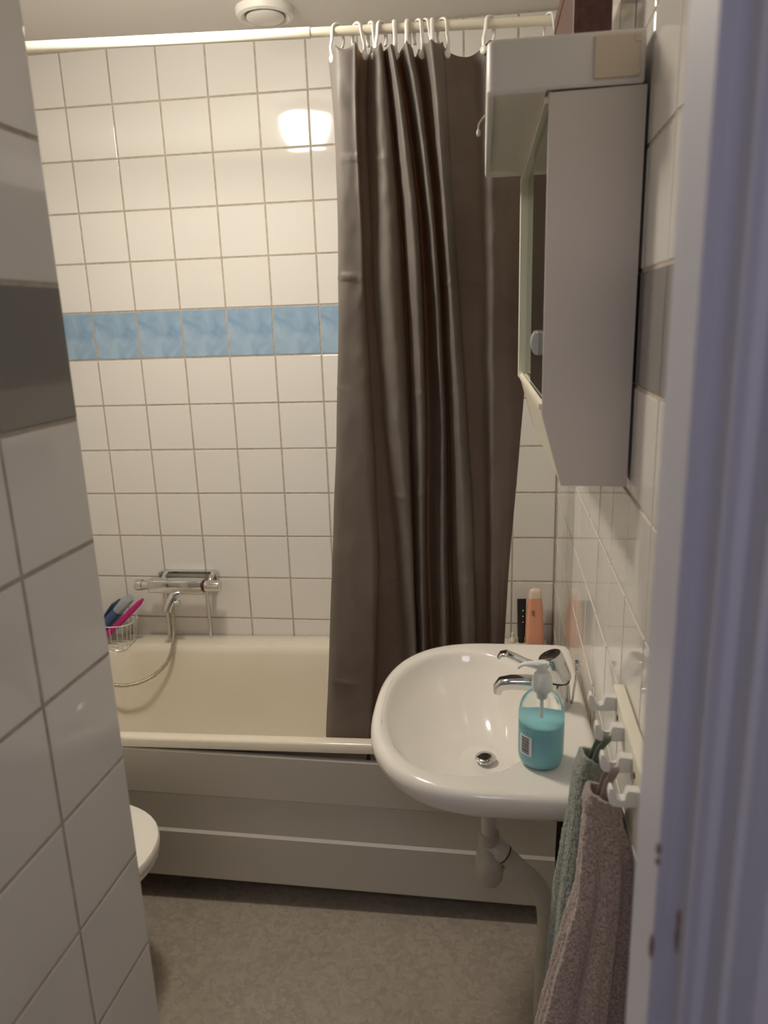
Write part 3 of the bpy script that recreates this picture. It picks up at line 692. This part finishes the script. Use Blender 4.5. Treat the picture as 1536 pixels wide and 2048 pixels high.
# ------------------------------------------------------------------ light fixture on the cabinet
fx_ = empty('cabinet_light', (0, 0, 0)); tag(fx_, 'grey light fixture with dusty diffuser on top of the mirror cabinet', 'light')
FX0, FX1, FZ0, FZ1 = -.2345, -.0385, 1.7585, 1.8205
def frr(x0, x1, y0, y1_, rl, rr, z, n=6):
    o = []
    for cx, cy, a0, r in ((x1-rr, y1_-rr, 0, rr), (x0+rl, y1_-rl, PI/2, rl), (x0+rl, y0+rl, PI, rl), (x1-rr, y0+rr, 1.5*PI, rr)):
        for k in range(n+1): a = a0+PI/2*k/n; o.append((cx+r*math.cos(a), cy+r*math.sin(a), z))
    return o
fy0, fy1 = -1.3120, -.712
B = lambda i, z: frr(FX0+i, FX1-i, fy0+i, fy1-i, .014-min(i, .01), .002, z)
B2 = lambda i, z: frr(FX0+i, -.158-i*.2, fy0+i, fy1-i, .012-min(i*.7, .01), .002, z)
bm = bmesh.new(); loft(bm, [B(0, FZ0+.003), B(0, FZ1-.004), B(.0015, FZ1-.001), B(.004, FZ1)], False, True)
# underside: lip around the diffuser recess, plain strip toward the wall
bot = B(0, FZ0+.003)
loft(bm, [bot, B(.0015, FZ0)], False, False)
fin(bm, 'housing', 'grey_plastic', fx_, True, 50)
bm = bmesh.new(); box(bm, -.157, FX1-.002, fy0+.002, fy1-.002, FZ0+.0002, FZ0+.003); fin(bm, 'mounting_strip', 'cream_plastic', fx_)
bm = bmesh.new(); loft(bm, [B2(-.0002, FZ0+.003), B2(.0008, FZ0+.0006), B2(.0030, FZ0-.0014), B2(.0095, FZ0-.0016), B2(.0110, FZ0+.0035)], False, False); fin(bm, 'diffuser_lip', 'grey_plastic', fx_, True)
bm = bmesh.new(); loft(bm, [B2(.0075, FZ0+.0025), B2(.0075, FZ0+.006)], True, True); fin(bm, 'diffuser', 'diffuser', fx_)
p0 = at_y(1187, 158, fy0-.002); p1 = at_y(1284, 64, fy0-.002)
bm = bmesh.new(); box(bm, p0.x, p1.x, fy0-.0035, fy0+.001, p0.z, p1.z, .0012, 2); cp = fin(bm, 'socket_cover', 'plate', fx_)
for zz in (p1.z-.006, p0.z+.006):
    bm = bmesh.new(); box(bm, p1.x-.008, p1.x+.0005, fy0-.0046, fy0-.003, zz-.0045, zz+.0045, .0006); fin(bm, 'hinge', 'plate', cp)
bm = bmesh.new()
cy_ = -1.19
c0 = at_y(974, 231, cy_); pts = [Vector((FX0+.001, cy_, c0.z+.002)), at_y(966, 236, cy_), at_y(958, 248, cy_), at_y(957, 258, cy_)]
tube(bm, cr(pts, 5), .0011, 8); lathe(bm, [(.0012, 0), (.0028, -.003), (.0030, -.008), (.0012, -.010)], 12, pts[-1]); fin(bm, 'pull_cord', 'white_plastic', fx_, True)

# ------------------------------------------------------------------ brown box on the fixture
bx = empty('brown_box', (-.090, -1.03, FZ1+.0003)); tag(bx, 'dark brown box standing on the light fixture below the ceiling', 'box')
bm = bmesh.new(); box(bm, -.026, .026, -.168, .13, 0, .125, .0015); fin(bm, 'box_body', 'brown', bx)
bm = bmesh.new(); box(bm, -.027, .027, -.169, .131, .1252, .150, .0015); fin(bm, 'box_lid', 'brown', bx)

# ------------------------------------------------------------------ hook rail with four hooks
def wx(y): return .02276*y
hr = empty('hook_rail', (wx(-1.42)-.0005, -1.42, .93), (0, 0, -RA)); tag(hr, 'cream wooden rail with four white hooks beside the wash basin', 'hook rail')
rt = at_x(1232, 1372, -.047)
bm = bmesh.new(); box(bm, -.0175, -.0005, -.30, .063, -.024, .022, .003, 3); fin(bm, 'rail', 'cream_plastic', hr, True)
HK = []
for i, (q, tpx) in enumerate((((1236, 1405), (1180, 1402)), ((1253, 1465), (1195, 1462)), ((1272, 1527), (1209, 1520)), ((1290, 1595), (1228, 1590)))):
    r_ = at_x(*q, -.047); yy = r_.y; tip = at_y(*tpx, yy); ln = (-.047-tip.x); HK.append((yy, r_.z, tip.x, tip.z))
    lx, ly, lz = -.0177, yy+1.42, r_.z-.93
    bm = bmesh.new()
    prof_ = [(0, -.010), (0, .010), (-ln*.36, .011), (-ln*.42, .008), (-ln*.46, -.001), (-ln*.60, -.0035), (-ln*.72, .0), (-ln*.78, .007), (-ln*.88, .013), (-ln*.97, .012), (-ln, .004), (-ln*.97, -.006), (-ln*.85, -.0105), (-ln*.5, -.0115)]
    prism(bm, prof_, 'y', -.0065, .0065); bevel_all(bm, .002, 2, 12)
    o = fin(bm, 'hook', 'hook_white', hr, True); o.location = (lx, ly, lz)
for yy in (at_x(1240, 1435, -.047).y, at_x(1279, 1562, -.047).y):
    bm = bmesh.new(); lathe(bm, [(.0045, 0), (.0035, .0012), (.001, .0012)], 14, mtx=Matrix.Translation((-.0175, yy+1.42, -.003)) @ Matrix.Rotation(-PI/2, 4, 'Y')); fin(bm, 'screw', 'screw', hr)

# ------------------------------------------------------------------ towels
def towel(name, label, hook, lefts, rights, m, hm_, tm, seed, tiltdir, ydep, hollow):
    """lefts / rights: photo outline (x, y) samples down the towel; ydep: (depth centre, half depth top, bottom)"""
    hy, hz, hxt, hzt = HK[hook]
    yc, b0, b1 = ydep
    e = empty(name, (hxt+.012, hy, hz)); tag(e, label, 'towel', 'towels on the hook rail')
    ls = [at_y(x, y, yc) for x, y in lefts]; rs = [at_y(x, y, yc) for x, y in rights]
    def interp(L, z):
        if z >= L[0].z: return L[0].x
        for a, c in zip(L, L[1:]):
            if a.z >= z >= c.z: t = (a.z-z)/(a.z-c.z+1e-9); t = t*t*(3-2*t)*.4+t*.6; return a.x+(c.x-a.x)*t
        return L[-1].x+(L[-1].x-L[-2].x)/(L[-2].z-L[-1].z)*(L[-1].z-z)
    zt_ = ls[0].z; zb_ = .16; NT = 200; NZ = 230
    rg = []
    for r in range(NZ+1):
        s = r/NZ; z = zt_+(zb_-zt_)*s
        xl = interp(ls, z); xr = min(interp(rs, z), wx(yc)-.006)
        cx = (xl+xr)/2; a = (xr-xl)/2; b_ = b0+(b1-b0)*min(1, s*1.6)
        ring = []
        for k in range(NT):
            th = 2*PI*k/NT; c, sn = math.cos(th), math.sin(th)
            amp = min(1, .25+s*2.2)
            rip = 1+amp*(.20*math.sin(5*th+seed+.5*s)+.09*math.sin(9*th+seed*2.1-.8*s)+.03*math.sin(17*th+seed))
            n3 = noise.noise(Vector((c*30*a*18, sn*30*b_*12, z*220+seed)))*.0011+noise.noise(Vector((th*40, z*420, seed)))*.0009
            x = cx+(a*rip)*c+n3*c; y = yc+(b_*rip)*sn+n3*sn
            zz = z
            if s < .25:
                tilt = (1-s/.25)
                zz = z-tilt*(.5-.5*(-c*tiltdir[0]-sn*tiltdir[1]))*.016
            x = min(x, wx(y)-.005)
            ring.append((x-e.location.x, y-e.location.y, zz-e.location.z))
        rg.append(ring)
    nh = 9
    bm = bmesh.new(); loft(bm, rg[nh:]); t = fin(bm, 'towel_body', m, e, True, 180)
    md = t.modifiers.new('s', 'SOLIDIFY'); md.thickness = .004; md.offset = -1
    bm = bmesh.new(); loft(bm, rg[:nh+1]); t = fin(bm, 'hem', hm_, e, True, 180); t['label'] = 'paler woven hem'
    md = t.modifiers.new('s', 'SOLIDIFY'); md.thickness = .005; md.offset = 0
    md = t.modifiers.new('b', 'BEVEL'); md.width = .002; md.segments = 2
    # hanging loop
    ex = e.location.x
    h = Vector((0, 0, .0))
    top = rg[0][int(NT*.25)]; mid = Vector(((ls[0].x+rs[0].x)/2-ex, yc-hy, zt_-hz-.012))
    bm = bmesh.new()
    for sgn in (-1, 1):
        pts = cr([Vector((0, 0, -.001)), Vector((0, sgn*.007, -.008)), Vector((mid.x*.5, sgn*.009+mid.y*.5, mid.z*.5)), Vector((mid.x, sgn*.010+mid.y, mid.z-.010))], 6)
        W = .005
        A = [p+Vector((-W, 0, 0)) for p in pts]; B_ = [p+Vector((W, 0, 0)) for p in pts]
        loft(bm, [A, B_], closed=False)
    t = fin(bm, 'hanging_loop', tm, e, False)
    md = t.modifiers.new('s', 'SOLIDIFY'); md.thickness = .0016; md.offset = 0
    return e
towel('hand_towel', 'sage green terry towel on the second hook, nearest the basin', 1,
      [(1163, 1500), (1155, 1525), (1146, 1600), (1132, 1700), (1120, 1790), (1110, 1900), (1095, 2047)],
      [(1207, 1500), (1217, 1560), (1245, 1650), (1262, 1760), (1270, 2047)], 'towel_green', 'hem_green', 'tape_green', 1.3, (.8, .6), (-1.405, .026, .042), 1)
towel('hand_towel', 'dusty pink taupe terry towel on the third hook, in front of the green towel', 2,
      [(1176, 1572), (1168, 1595), (1161, 1660), (1152, 1780), (1130, 1860), (1102, 1960), (1080, 2047)],
      [(1228, 1575), (1242, 1620), (1260, 1700), (1272, 1780), (1270, 2047)], 'towel_taupe', 'hem_taupe', 'tape_taupe', 2.2, (.8, .6), (-1.500, .026, .042), 1)

# ------------------------------------------------------------------ toilet
tl = empty('toilet', (-1.70, -.985, FLOOR)); tl.scale = (.99, 1, .89); tag(tl, 'white toilet showing its seat from behind the tiled partition', 'toilet')
def seat(z, k=1.0, x0=.30, x1=.70):
    o = []; xc = x0+.17; ax = x1-xc
    for j in range(48):
        t = 2*PI*j/48; c, s = math.cos(t), math.sin(t)
        r = (abs(c/(ax if c > 0 else xc-x0+.02))**2.2+abs(s/.18)**2.2)**(-1/2.2)
        o.append((xc+r*k*c, r*k*s, z))
    return o
bm = bmesh.new(); loft(bm, [seat(.432, .985), seat(.436, 1), seat(.450, 1), seat(.456, .985), seat(.459, .9), seat(.460, .4)], True, True); fin(bm, 'lid', 'toilet', tl, True)
bm = bmesh.new(); loft(bm, [seat(.410, .97), seat(.414, .985), seat(.426, .985), seat(.430, .97)], True, True); fin(bm, 'seat', 'toilet', tl, True)
def bowlr(z, k, dx): return [(x*1+dx if False else (.47+(x-.47)*k+dx), y*k, z_) for x, y, z_ in seat(z, 1)]
bm = bmesh.new(); loft(bm, [bowlr(.0, .55, -.06), bowlr(.10, .52, -.06), bowlr(.22, .62, -.05), bowlr(.33, .82, -.02), bowlr(.40, .93, 0), bowlr(.408, .92, 0)], True, True); fin(bm, 'bowl', 'toilet', tl, True)
bm = bmesh.new(); box(bm, .012, .19, -.18, .18, .40, .78, .02, 4); box(bm, .0, .33, -.12, .12, .0, .41, .03, 4); fin(bm, 'cistern', 'toilet', tl, True)
bm = bmesh.new(); lathe(bm, [(.02, .78), (.02, .79), (.0, .791)], 24, (.1, 0, 0)); fin(bm, 'flush_button', 'chrome', tl, True)
